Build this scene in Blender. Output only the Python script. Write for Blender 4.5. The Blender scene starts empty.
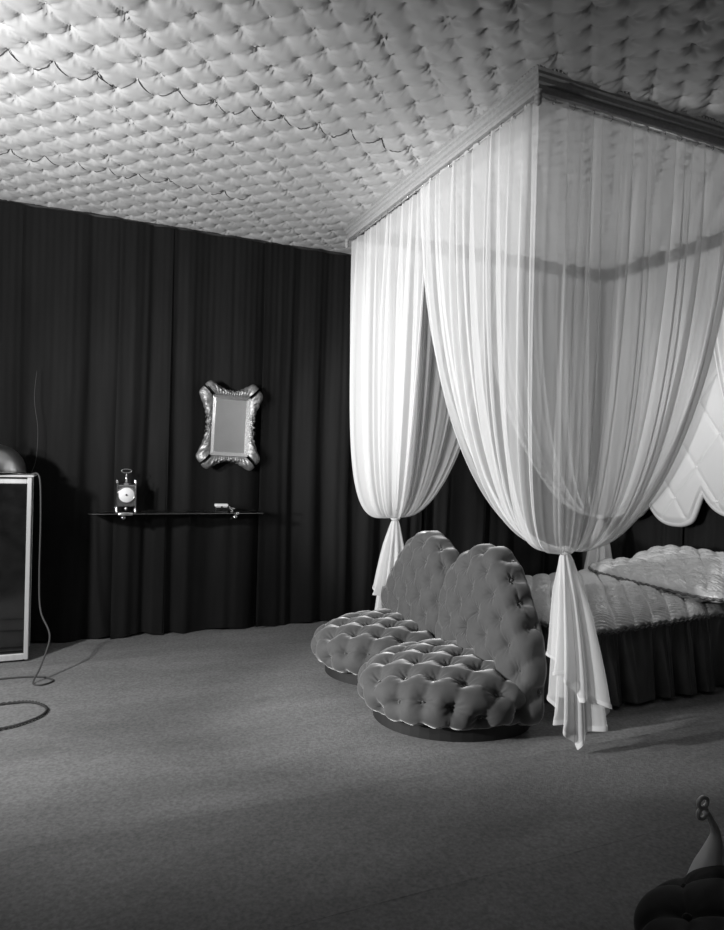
import bpy, math, random
import numpy as np
from mathutils import Matrix, Vector
random.seed(4); rng = np.random.default_rng(4)
PI = math.pi
scene = bpy.context.scene
C = scene.collection

# ---------------------------------------------------------------- camera
CAM_Z = 1.4
FOC, YAW, PITCH, ROLL = 660.69, 0.400562, -0.01728, 0.03148
_f = np.array([math.sin(YAW)*math.cos(PITCH), math.cos(YAW)*math.cos(PITCH), math.sin(PITCH)])
_r = np.array([math.cos(YAW), -math.sin(YAW), 0.0]); _u = np.cross(_r, _f)
_r2 = _r*math.cos(ROLL) + _u*math.sin(ROLL); _u2 = -_r*math.sin(ROLL) + _u*math.cos(ROLL)
cd = bpy.data.cameras.new('camera'); cam = bpy.data.objects.new('camera', cd); C.objects.link(cam)
cam.matrix_world = Matrix(((_r2[0], _u2[0], -_f[0], 0), (_r2[1], _u2[1], -_f[1], 0), (_r2[2], _u2[2], -_f[2], CAM_Z), (0, 0, 0, 1)))
cd.sensor_fit = 'HORIZONTAL'; cd.sensor_width = 36; cd.lens = FOC*36/724; cd.clip_start = 0.02
scene.camera = cam
# ---------------------------------------------------------------- world, lights, exposure
w = bpy.data.worlds.new('world'); scene.world = w; w.use_nodes = True
w.node_tree.nodes['Background'].inputs[0].default_value = (0.05, 0.05, 0.05, 1)
w.node_tree.nodes['Background'].inputs[1].default_value = 0.3
def lamp(name, loc, watts, radius, target=None, spot=None, blend=0.6):
    l = bpy.data.lights.new(name, 'SPOT' if spot else 'POINT'); l.energy = watts; l.shadow_soft_size = radius
    o = bpy.data.objects.new(name, l); C.objects.link(o); o.location = loc
    if spot:
        l.spot_size = math.radians(spot); l.spot_blend = blend
        o.rotation_euler = (Vector(target)-Vector(loc)).to_track_quat('-Z', 'Y').to_euler()
    return o
lamp('flood_key', (-1.9, 2.9, 1.9), 330, 0.10, (0.5, 4.1, 0.5), 96, 0.9)
lamp('flood_ceiling', (-1.9, 2.3, 1.5), 560, 0.10, (0.2, 3.9, 2.7), 86, 1.0)
lamp('flood_bed', (-2.3, 2.75, 1.25), 820, 0.08, (1.75, 3.35, 1.36), 51, 0.35)
lamp('flood_fill', (-1.6, -0.6, 1.9), 7, 0.2)
lamp('bed_head_fill', (3.6, 3.4, 1.95), 13, 0.10)  # added fill light inside the canopy; no real lamp at the bed head
scene.view_settings.view_transform = 'Standard'; scene.view_settings.look = 'None'
scene.view_settings.exposure = 0.0; scene.view_settings.gamma = 1.0
scene.view_settings.use_curve_mapping = False
scene.cycles.transparent_max_bounces = 24
scene.cycles.max_bounces = 8

# ---------------------------------------------------------------- helpers
BASE = {}
def tag(o, label=None, cat=None, group=None, kind=None):
    if label: o['label'] = label
    if cat: o['category'] = cat
    if group: o['group'] = group
    if kind: o['kind'] = kind
    return o
def thing(name, label, cat, loc, group=None):
    o = bpy.data.objects.new(name, None); C.objects.link(o); o.location = loc; o.empty_display_size = 0.1
    BASE[o.name] = np.array(loc, float); return tag(o, label, cat, group)
def obj(name, geo, mat, parent=None, loc=None, smooth=True):
    """geo = (verts in world coordinates, faces); the object's origin is its thing's base or loc"""
    v, f = geo; v = np.asarray(v, dtype=np.float64).reshape(-1, 3)
    if parent is not None: b = BASE[parent.name]
    else: b = np.array(loc if loc is not None else ((v[:, 0].min()+v[:, 0].max())/2, (v[:, 1].min()+v[:, 1].max())/2, v[:, 2].min()), float)
    me = bpy.data.meshes.new(name)
    me.from_pydata((v-b).tolist(), [], f if isinstance(f, list) else f.tolist())
    if smooth: me.shade_smooth()
    me.materials.append(mat)
    o = bpy.data.objects.new(name, me); C.objects.link(o)
    if parent is not None: o.parent = parent
    else: o.location = b
    BASE[o.name] = b
    return o
def clone(src, dloc, parent=None):
    o = src.copy(); C.objects.link(o); o.location = Vector(src.location)+Vector(dloc)
    if parent is not None: o.parent = parent
    return o
def join(*geos):
    V = []; F = []; n = 0
    for v, f in geos:
        v = np.asarray(v, float).reshape(-1, 3); V.append(v); F += [[int(i)+n for i in q] for q in f]; n += len(v)
    return np.vstack(V), F
def grid_faces(nu, nv, cu=False, cv=False):
    i = np.arange(nu if cu else nu-1); j = np.arange(nv if cv else nv-1)
    I, J = np.meshgrid(i, j, indexing='ij'); I2 = (I+1) % nu; J2 = (J+1) % nv
    return np.stack([I*nv+J, I2*nv+J, I2*nv+J2, I*nv+J2], -1).reshape(-1, 4)
def grid(X, Y, Z, cu=False, cv=False):
    nu, nv = X.shape
    return np.stack([X, Y, Z], -1).reshape(-1, 3), grid_faces(nu, nv, cu, cv)
def box(x0, x1, y0, y1, z0, z1, b=0.0):
    if b <= 0:
        v = [(x, y, z) for z in (z0, z1) for (x, y) in ((x0, y0), (x1, y0), (x1, y1), (x0, y1))]
        return v, [[0, 3, 2, 1], [4, 5, 6, 7], [0, 1, 5, 4], [1, 2, 6, 5], [2, 3, 7, 6], [3, 0, 4, 7]]
    b = min(b, (x1-x0)/2.01, (y1-y0)/2.01, (z1-z0)/2.01); v = []
    for z, d in ((z0, b), (z0+b, 0), (z1-b, 0), (z1, b)):
        for (cx, cy, sx, sy) in ((x0, y0, 1, 1), (x1, y0, -1, 1), (x1, y1, -1, -1), (x0, y1, 1, -1)):
            e = b
            if (sx*sy) > 0: v += [(cx+sx*d, cy+sy*(d+e), z), (cx+sx*(d+e), cy+sy*d, z)]
            else: v += [(cx+sx*(d+e), cy+sy*d, z), (cx+sx*d, cy+sy*(d+e), z)]
    f = [list(range(7, -1, -1)), list(range(24, 32))]
    for r in range(3):
        for k in range(8): f.append([r*8+k, r*8+(k+1) % 8, (r+1)*8+(k+1) % 8, (r+1)*8+k])
    return v, f
def spline(pts, n, closed=False):
    p = np.asarray(pts, float); m = len(p); out = []
    seg = m if closed else m-1
    for t in np.linspace(0, seg, n, endpoint=not closed):
        i = min(int(t), seg-1); u = t-i
        g = (lambda k: p[k % m]) if closed else (lambda k: p[min(max(k, 0), m-1)])
        a, b, c, d = g(i-1), g(i), g(i+1), g(i+2)
        out.append(0.5*((2*b)+(c-a)*u+(2*a-5*b+4*c-d)*u*u+(3*b-a-3*c+d)*u**3))
    return np.array(out)
def tube(path, r, n=8, closed=False, cap=True):
    p = np.asarray(path, float); m = len(p); r = np.broadcast_to(np.asarray(r, float), (m,))
    if closed: t = np.roll(p, -1, 0)-np.roll(p, 1, 0)
    else: t = np.gradient(p, axis=0)
    t /= np.linalg.norm(t, axis=1)[:, None]+1e-12
    a = np.array([0, 0, 1.0]) if abs(t[0][2]) < 0.9 else np.array([1.0, 0, 0])
    V = []; nrm = np.cross(t[0], a); nrm /= np.linalg.norm(nrm)
    for k in range(m):
        nrm = nrm-t[k]*np.dot(nrm, t[k]); nrm /= np.linalg.norm(nrm); bn = np.cross(t[k], nrm)
        for q in range(n):
            c = 2*PI*q/n; V.append(p[k]+r[k]*(math.cos(c)*nrm+math.sin(c)*bn))
    F = grid_faces(m, n, closed, True).tolist()
    if cap and not closed: F += [list(range(n)), list(range((m-1)*n, m*n))[::-1]]
    return np.array(V), F
def lathe(prof, c=(0, 0, 0), n=24, axis='z'):
    pr = np.asarray(prof, float); th = np.arange(n)*2*PI/n
    X = pr[:, 0][:, None]*np.cos(th); Y = pr[:, 0][:, None]*np.sin(th); Z = pr[:, 1][:, None]+0*th
    if axis == 'y': X, Y, Z = X, Z, Y
    if axis == 'x': X, Y, Z = Z, X, Y
    v, f = grid(X+c[0], Y+c[1], Z+c[2], False, True)
    f = f.tolist(); L = len(pr)
    f += [list(range(n))[::-1], list(range((L-1)*n, L*n))]
    return v, f
def prism(poly, axis, a0, a1):
    """closed 2-d outline pushed along an axis from a0 to a1"""
    n = len(poly); v = []
    for a in (a0, a1):
        for p, q in poly: v.append({'x': (a, p, q), 'y': (p, a, q), 'z': (p, q, a)}[axis])
    f = [list(range(n))[::-1], list(range(n, 2*n))] + [[k, (k+1) % n, n+(k+1) % n, n+k] for k in range(n)]
    return v, f
def tuft(u, v, crease=0.5, wr=0.05, k=9):
    """height 0..1 of deep-buttoned cloth; buttons sit at integer (u, v)"""
    du = np.abs(u-np.round(u)); dv = np.abs(v-np.round(v))
    s = np.sqrt(np.abs(np.sin(PI*u)*np.sin(PI*v))+1e-6)
    d2 = du*du+dv*dv; d = np.sqrt(d2)
    h = 0.6*crease*s+0.4*crease*(1-np.exp(-np.minimum(du, dv)/0.05))+(1-crease)*(1-np.exp(-(d/0.27)**1.3))
    ang = np.arctan2(v-np.round(v), u-np.round(u))
    h += wr*np.sin(k*ang+3*np.sin(2.3*np.round(u)+1.7*np.round(v)))*np.exp(-(d/0.26)**2)*(1-np.exp(-(d/0.07)**2))
    return h
def wob(x, y, s=1.0, seed=0):
    return (np.sin(x*2.1*s+y*1.3*s+seed)+np.sin(x*3.7*s-y*2.9*s+1.7*seed+1)+np.sin(-x*1.1*s+y*5.3*s+2.3*seed+2))/3

# ---------------------------------------------------------------- materials (all neutral greys)
def mat(name, v, rough=0.6, metal=0.0, sheen=0.0, noise=0.0, nscale=20.0, bump=0.0, bscale=200.0, bdist=0.002, spec=0.5, stretch=(1, 1, 1), coat=0.0, rand=0.0, fine=0.0):
    m = bpy.data.materials.new(name); m.use_nodes = True; t = m.node_tree; b = t.nodes['Principled BSDF']
    b.inputs['Base Color'].default_value = (v, v, v, 1); b.inputs['Roughness'].default_value = rough
    b.inputs['Metallic'].default_value = metal; b.inputs['Specular IOR Level'].default_value = spec
    b.inputs['Sheen Weight'].default_value = sheen; b.inputs['Sheen Roughness'].default_value = 0.35
    b.inputs['Coat Weight'].default_value = coat
    tc = t.nodes.new('ShaderNodeTexCoord'); mp = t.nodes.new('ShaderNodeMapping'); mp.inputs['Scale'].default_value = stretch
    t.links.new(tc.outputs['Object'], mp.inputs[0])
    if noise or rand:
        n = t.nodes.new('ShaderNodeTexNoise'); n.inputs['Scale'].default_value = nscale; n.inputs['Detail'].default_value = 6
        t.links.new(mp.outputs[0], n.inputs['Vector'])
        r = t.nodes.new('ShaderNodeMapRange'); r.inputs[1].default_value = 0.25; r.inputs[2].default_value = 0.75
        r.inputs[3].default_value = 1-noise; r.inputs[4].default_value = 1+noise
        t.links.new(n.outputs[0], r.inputs[0]); fac = r.outputs[0]
        if fine:
            n3 = t.nodes.new('ShaderNodeTexNoise'); n3.inputs['Scale'].default_value = 70; n3.inputs['Detail'].default_value = 8; t.links.new(tc.outputs['Object'], n3.inputs['Vector'])
            r3 = t.nodes.new('ShaderNodeMapRange'); r3.inputs[1].default_value = 0.3; r3.inputs[2].default_value = 0.7; r3.inputs[3].default_value = 1-fine; r3.inputs[4].default_value = 1+fine; t.links.new(n3.outputs[0], r3.inputs[0])
            m3 = t.nodes.new('ShaderNodeMath'); m3.operation = 'MULTIPLY'; t.links.new(fac, m3.inputs[0]); t.links.new(r3.outputs[0], m3.inputs[1]); fac = m3.outputs[0]
        if rand:
            oi = t.nodes.new('ShaderNodeObjectInfo'); r2 = t.nodes.new('ShaderNodeMapRange'); r2.inputs[3].default_value = 1-rand; r2.inputs[4].default_value = 1+rand
            t.links.new(oi.outputs['Random'], r2.inputs[0])
            mm = t.nodes.new('ShaderNodeMath'); mm.operation = 'MULTIPLY'; t.links.new(fac, mm.inputs[0]); t.links.new(r2.outputs[0], mm.inputs[1]); fac = mm.outputs[0]
        mu = t.nodes.new('ShaderNodeMath'); mu.operation = 'MULTIPLY'; mu.inputs[1].default_value = v; t.links.new(fac, mu.inputs[0])
        cc = t.nodes.new('ShaderNodeCombineColor'); [t.links.new(mu.outputs[0], cc.inputs[k]) for k in range(3)]
        t.links.new(cc.outputs[0], b.inputs['Base Color'])
    if bump:
        n = t.nodes.new('ShaderNodeTexNoise'); n.inputs['Scale'].default_value = bscale; n.inputs['Detail'].default_value = 4
        t.links.new(mp.outputs[0], n.inputs['Vector'])
        bp = t.nodes.new('ShaderNodeBump'); bp.inputs['Strength'].default_value = bump; bp.inputs['Distance'].default_value = bdist
        t.links.new(n.outputs[0], bp.inputs['Height']); t.links.new(bp.outputs[0], b.inputs['Normal'])
    return m
def sheer(name, v, alpha, trans=0.5, weave=0.0):
    m = bpy.data.materials.new(name); m.use_nodes = True; t = m.node_tree; t.nodes.clear()
    out = t.nodes.new('ShaderNodeOutputMaterial'); tr = t.nodes.new('ShaderNodeBsdfTransparent')
    d = t.nodes.new('ShaderNodeBsdfDiffuse'); d.inputs[0].default_value = (v, v, v, 1)
    tl = t.nodes.new('ShaderNodeBsdfTranslucent'); tl.inputs[0].default_value = (v, v, v, 1)
    a = t.nodes.new('ShaderNodeMixShader'); a.inputs[0].default_value = trans
    t.links.new(d.outputs[0], a.inputs[1]); t.links.new(tl.outputs[0], a.inputs[2])
    x = t.nodes.new('ShaderNodeMixShader'); x.inputs[0].default_value = alpha
    t.links.new(tr.outputs[0], x.inputs[1]); t.links.new(a.outputs[0], x.inputs[2]); t.links.new(x.outputs[0], out.inputs[0])
    return m
M = dict(
    carpet=mat('carpet_pile', 0.20, 0.95, noise=0.22, nscale=3.0, stretch=(0.35, 1.3, 1), bump=0.7, bscale=260, bdist=0.006, spec=0.1, rand=0.10, fine=0.22),
    under=mat('floor_boards', 0.05, 0.9),
    ceiling=mat('tufted_satin', 0.48, 0.5, sheen=0.2, bump=0.12, bscale=60, bdist=0.003, spec=0.35),
    button=mat('satin_button', 0.6, 0.6, spec=0.2),
    seam=mat('seam_thread', 0.06, 0.9),
    drape=mat('dark_velvet_drape', 0.010, 0.85, sheen=0.09, noise=0.25, nscale=6, stretch=(3, 3, 0.3), spec=0.15),
    wall=mat('dark_wall', 0.03, 0.9), trim=mat('dark_trim', 0.05, 0.6),
    cornice=mat('silver_grey_cornice', 0.33, 0.4, noise=0.15, nscale=60, spec=0.5),
    brass=mat('polished_brass', 0.55, 0.25, metal=1.0), chrome=mat('chrome', 0.75, 0.18, metal=1.0),
    sheer=sheer('sheer_chiffon', 0.92, 0.54, 0.42), hem=sheer('chiffon_hem', 0.9, 0.62, 0.35),
    tie=sheer('chiffon_tie', 0.88, 0.95, 0.3),
    velvet=mat('grey_velvet', 0.075, 0.75, sheen=1.0, noise=0.12, nscale=9, bump=0.15, bscale=120, bdist=0.002, spec=0.2),
    plinth=mat('dark_plinth', 0.012, 0.6),
    satin=mat('quilted_satin', 0.46, 0.28, noise=0.08, nscale=8, bump=0.8, bscale=26, bdist=0.012, spec=0.6, stretch=(1.0, 1.0, 1.0)),
    skirt=mat('dark_taffeta', 0.10, 0.30, noise=0.15, nscale=9, bump=0.2, bscale=18, bdist=0.01, spec=0.5),
    mattress=mat('mattress_ticking', 0.3, 0.9), headpad=mat('head_panel_satin', 0.48, 0.45, bump=0.05, bscale=40, bdist=0.002),
    silver=mat('hammered_silver_leaf', 0.30, 0.45, metal=0.7, noise=0.35, nscale=30, bump=0.9, bscale=55, bdist=0.008),
    bevel=mat('bevelled_silver', 0.8, 0.2, metal=0.9), mirror=mat('mirror_glass', 0.62, 0.28, metal=0.75, noise=0.05, nscale=9),
    lacquer=mat('black_lacquer', 0.012, 0.08, noise=0.4, nscale=14, coat=0.6),
    alu=mat('brushed_aluminium', 0.75, 0.4, metal=0.45, noise=0.1, nscale=30, stretch=(1, 1, 0.05)),
    dome=mat('spun_aluminium', 0.6, 0.3, metal=1.0, noise=0.1, nscale=12, stretch=(1, 1, 0.1)),
    dial=mat('white_dial', 0.85, 0.4), black=mat('black_enamel', 0.01, 0.3), nickel=mat('nickel', 0.6, 0.25, metal=0.9),
    cord=mat('grey_flex_cord', 0.06, 0.7), chain=mat('dark_twisted_cord', 0.04, 0.6),
    darkvelvet=mat('dark_velvet_seat', 0.010, 0.75, sheen=0.10, spec=0.2), white=mat('white_lacquer', 0.78, 0.3, spec=0.5),
)
g = bpy.data.materials.new('clear_glass'); g.use_nodes = True; t_ = g.node_tree; t_.nodes.clear()
_o = t_.nodes.new('ShaderNodeOutputMaterial'); _t = t_.nodes.new('ShaderNodeBsdfTransparent'); _t.inputs[0].default_value = (0.9, 0.9, 0.9, 1)
_g = t_.nodes.new('ShaderNodeBsdfGlossy'); _g.inputs['Roughness'].default_value = 0.05; _m = t_.nodes.new('ShaderNodeMixShader')
_l = t_.nodes.new('ShaderNodeFresnel'); _l.inputs[0].default_value = 1.5
t_.links.new(_l.outputs[0], _m.inputs[0]); t_.links.new(_t.outputs[0], _m.inputs[1]); t_.links.new(_g.outputs[0], _m.inputs[2]); t_.links.new(_m.outputs[0], _o.inputs[0])
M['glass'] = g

# ---------------------------------------------------------------- the room
X0, X1, Y0, Y1, HC = -3.3, 4.62, -2.6, 5.30, 3.07
def struct(name, geo, m, smooth=False):
    return tag(obj(name, geo, m, smooth=smooth), kind='structure')
floor = struct('floor', box(X0-.1, X1+.1, Y0-.1, Y1+.1, -0.12, -0.012), M['under'])
tag(floor, 'grey carpeted floor laid in long strips', None)
# carpet strips, 27 inches wide, laid parallel to the back wall
yk = 2.524-0.686*7
while yk < Y1:
    a, b = max(yk, Y0), min(yk+0.686, Y1)
    if b-a > 0.02:
        obj('carpet_strip', box(X0, X1, a+0.0003, b-0.0003, -0.0118, 0.0, 0.0006), M['carpet'], floor, smooth=False)
    yk += 0.686
for nm, g_ in (('wall_back', box(X0-.1, X1+.1, Y1, Y1+.1, 0, HC+.2)), ('wall_right', box(X1, X1+.1, Y0, Y1, 0, HC+.2)),
               ('wall_left', box(X0-.1, X0, Y0, Y1, 0, HC+.2)), ('wall_front', box(X0-.1, X1+.1, Y0-.1, Y0, 0, HC+.2))):
    struct(nm, g_, M['wall'])
# ---- deep-buttoned ceiling
DX, DY, TX, TY = 0.0875, 0.098, 0.015, 3.027
xs = np.concatenate([np.linspace(X0, -1.2, 40)[:-1], np.arange(-1.2, X1, 0.0095), [X1]])
ys = np.concatenate([np.linspace(Y0, 1.1, 50)[:-1], np.arange(1.1, Y1, 0.0095), [Y1]])
XX, YY = np.meshgrid(xs, ys, indexing='ij')
jx = XX+0.010*wob(XX, YY, 2.2, 1); jy = YY+0.010*wob(XX, YY, 2.0, 2)
a = (jx-TX)/DX; b = (jy-TY)/DY
U, V = (a+b)/2, (a-b)/2
du = U-np.round(U); dv = V-np.round(V)
d_b = np.hypot(du, dv)
H = 0.80*(1-np.exp(-d_b/0.15))+0.05*(1-np.exp(-np.abs(dv)/0.06))+0.05*(1-np.exp(-np.abs(du)/0.06))+0.14*np.sqrt(np.abs(np.sin(PI*U)*np.sin(PI*V))+1e-6)
ang_ = np.arctan2(dv, du); H += 0.20*(1+0.6*np.sin(5.1*np.round(U)+3.3*np.round(V)))*np.sin(8*ang_+4*np.sin(2.3*np.round(U)+1.7*np.round(V)))*np.exp(-(d_b/0.33)**2)*(1-np.exp(-(d_b/0.08)**2))
H += 0.10*wob(XX, YY, 14, 5)
amp = 0.039*(1+0.25*wob(XX, YY, 3.1, 3))*np.clip((XX+1.35)/0.2, 0, 1)*np.clip((YY-0.9)/0.25, 0, 1)
Z = HC+0.018-amp*H
geo = grid(XX, YY, Z); geo = (geo[0], geo[1][:, ::-1])
ceil = struct('ceiling', geo, M['ceiling'], True)
struct('ceiling_slab', box(X0-.1, X1+.1, Y0-.1, Y1+.1, HC+.06, HC+.2), M['wall'])
bg = []
dome = [(0.001, -0.005), (0.003, -0.0042), (0.0045, -0.002), (0.0048, 0.002)]
def jitter_solve(tx, ty):
    x, y = tx, ty
    for _ in range(6): x = tx-0.010*float(wob(x, y, 2.2, 1)); y = ty-0.010*float(wob(x, y, 2.0, 2))
    return x, y
bpos = {}
for i in range(-14, 54):
    for j in range(-20, 23):
        if (i+j) % 2: continue
        x, y = jitter_solve(TX+i*DX, TY+j*DY); bpos[(i, j)] = (x, y)
        if -1.1 < x < X1-.05 and 1.2 < y < Y1-.1: bg.append(lathe(dome, (x, y, HC+0.008), 7))
tag(obj('tufting_buttons', join(*bg), M['button'], ceil), kind='stuff')
for j0, i0, i1 in ((2, -10, 19), (13, -8, 12)):
    pts = []
    for i in range(i0, i1-1):
        (xa, ya_), (xb_, yb_) = [bpos[(q_, j0 if (q_+j0) % 2 == 0 else j0+1)] for q_ in (i, i+1)]
        for t in np.linspace(0, 1, 12)[:-1]:
            x, y = xa+(xb_-xa)*t, ya_+(yb_-ya_)*t
            pts.append((x, y, float(Z[min(np.searchsorted(xs, x), len(xs)-1), min(np.searchsorted(ys, y), len(ys)-1)])-0.001))
    obj('ceiling_seam', tube(pts, 0.0026, 5), M['seam'], ceil)
struct('trim_1', box(X0, X1, Y1-0.17, Y1-0.10, HC-0.075, HC-0.02, 0.008), M['trim'])
# ---- dark velvet drapes, panel by panel
def drape(x0, x1, seed, along='x', wall=5.13, label='', hem=0.008):
    n = max(30, int((x1-x0)/0.008)); s = np.linspace(x0, x1, n); zz = np.concatenate([[0.0], np.linspace(0.03, HC-0.05, 40)])
    S, Zz = np.meshgrid(s, zz, indexing='ij'); r = np.random.default_rng(seed); ph = r.uniform(0, 6.28, 6)
    tz = 1-Zz/HC
    sw = S+0.012*np.sin(2.2*tz*2+ph[4])
    per = r.uniform(0.26, 0.40)
    d = 0.026*np.sin(2*PI*sw/per+ph[0]+1.3*np.sin(2*PI*sw/0.77+ph[1]))+0.009*np.sin(2*PI*sw/0.128+ph[2]+1.6*np.sin(2*PI*sw/0.43+ph[5]))*(0.5+0.5*np.sin(2*PI*S/0.5+ph[3]))
    d += 0.004*np.sin(2*PI*S/0.047+ph[3])*np.clip(Zz/HC*2-0.9, 0, 1)
    d *= 0.35+0.75*np.sqrt(tz)
    e = np.minimum(S-x0, x1-S); d += 0.022*np.exp(-((S-x0)/0.05)**2)*(0.5+tz)         # the free edge curls forward
    Zo = Zz+(hem+0.012*np.sin(2*PI*S/0.5+ph[1]))*np.clip(1-Zz/0.3, 0, 1)
    P = wall-0.03-d
    if along == 'x': geo = grid(S, P, Zo)
    else: geo = grid(P, S, Zo)
    o = obj('wall_drape', geo, M['drape'])
    return tag(o, label, 'drape', 'dark velvet drapes lining the walls')
edges = [-3.25, -2.45, -1.75, -1.05, -0.42, 0.215, 0.575, 1.275, 2.02, 2.74, 3.45, 4.42]
labs = ['dark velvet drape at the far left corner of the back wall', 'dark velvet drape well left of the lacquer cabinet', 'dark velvet drape left of the lacquer cabinet',
        'dark velvet drape behind the left side of the cabinet', 'dark velvet drape just right of the cabinet, in its shadow', 'narrow dark velvet drape behind the clock on the shelf',
        'dark velvet drape hanging behind the ornate mirror', 'dark velvet drape between the mirror and the sheer bed curtain', 'dark velvet drape seen behind the double sofa back',
        'dark velvet drape behind the far side of the bed', 'dark velvet drape behind the bed at the back right corner']
for k in range(len(edges)-1):
    drape(edges[k], edges[k+1]+0.012, 11+k, 'x', 5.13, labs[k])
for k, (a0, a1, lb) in enumerate(((3.95, 5.0, 'dark velvet drape on the right wall at the back corner'), (3.25, 3.96, 'dark velvet drape on the right wall below the scalloped head panel'),
                                  (2.45, 3.26, 'dark velvet drape on the right wall nearest the camera'))):
    drape(a0, a1, 40+k, 'y', 4.58, lb)

# ---------------------------------------------------------------- canopy fixed to the ceiling
CX0, CX1, CY0, CY1 = 1.725, 4.23, 2.315, 4.592
canopy = thing('bed_canopy', 'square silver-grey moulded canopy cornice fixed to the tufted ceiling above the bed', 'canopy', ((CX0+CX1)/2, (CY0+CY1)/2, HC-0.12))
prof = [(0.0, HC+0.02), (0.0, HC-0.018), (0.012, HC-0.024), (0.012, HC-0.036), (0.022, HC-0.042), (0.022, HC-0.062), (0.034, HC-0.068), (0.034, HC-0.078), (0.030, HC-0.086), (0.034, HC-0.100), (0.075, HC-0.102), (0.075, HC+0.02)]
def rail(p0, p1, inward):
    """mitred moulding; prof x runs inward from the outer edge"""
    p0 = np.array(p0, float); p1 = np.array(p1, float); d = (p1-p0)/np.linalg.norm(p1-p0); inn = np.array(inward, float)
    v = []
    for p, s in ((p0, 1), (p1, -1)):
        for q, z in prof:
            xy = p+inn*q+d*s*q; v.append((xy[0], xy[1], z))
    n = len(prof); f = [list(range(n))[::-1], list(range(n, 2*n))]+[[k, (k+1) % n, n+(k+1) % n, n+k] for k in range(n)]
    return v, f
corners = [(CX0, CY0), (CX1, CY0), (CX1, CY1), (CX0, CY1)]; inw = [(0, 1), (-1, 0), (0, -1), (1, 0)]
bead = lathe([(0.001, -0.006), (0.0045, -0.004), (0.006, 0), (0.0045, 0.004), (0.001, 0.006)], (0, 0, 0), 6)
for k in range(4):
    r_ = obj('cornice_rail', rail(corners[k], corners[(k+1) % 4], inw[k]), M['cornice'], canopy, smooth=False)
    ib0 = np.array(corners[k])+np.array(inw[k])*0.075; ib1 = np.array(corners[(k+1) % 4])+np.array(inw[k])*0.088
    dd_ = (np.array(corners[(k+1) % 4])-np.array(corners[k])); dd_ = dd_/np.linalg.norm(dd_)
    q0, q1 = ib0+dd_*0.09, ib1-dd_*0.09
    obj('inner_shade_strip', box(min(q0[0], q1[0]), max(q0[0], q1[0]), min(q0[1], q1[1]), max(q0[1], q1[1]), HC-0.104, HC-0.01), M['trim'], canopy, smooth=False)  # dark strip added to give the rail's inner face its shade
    p0, p1 = np.array(corners[k]), np.array(corners[(k+1) % 4]); L = np.linalg.norm(p1-p0); d = (p1-p0)/L
    bs = []
    for s in np.arange(0.01, L, 0.020):
        q = p0+d*s; bs.append((np.array(bead[0])+np.array([q[0], q[1], HC-0.012]), bead[1]))
    tag(obj('bead_trim', join(*bs), M['cornice'], r_), kind='stuff')
    n2 = np.array(inw[k]); a0 = p0+n2*0.052+d*0.052; a1 = p1+n2*0.052-d*0.052
    rod = obj('curtain_rod', tube([(a0[0], a0[1], HC-0.112), (a1[0], a1[1], HC-0.112)], 0.005, 8), M['cornice'], canopy)
    hk = []
    for s in np.linspace(0.08, L-0.18, 22):
        q = a0+d*s; th = np.linspace(0, 2*PI, 9)[:-1]
        ring = [(q[0]+n2[0]*0.011*math.cos(t), q[1]+n2[1]*0.011*math.cos(t), HC-0.114+0.011*math.sin(t)) for t in th]
        hk.append(tube(ring, 0.0022, 5, True))
    tag(obj('curtain_rings', join(*hk), M['brass'], rod), kind='stuff')
    cxy = np.array(corners[k])+(np.array(inw[k])+np.array(inw[k-1]))*0.03
    obj('corner_finial', lathe([(0.003, -0.165), (0.009, -0.160), (0.015, -0.152), (0.016, -0.146), (0.010, -0.140), (0.016, -0.134), (0.018, -0.126), (0.012, -0.118), (0.018, -0.112), (0.020, -0.10)], (cxy[0], cxy[1], HC), 14), M['cornice'], canopy)

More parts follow.
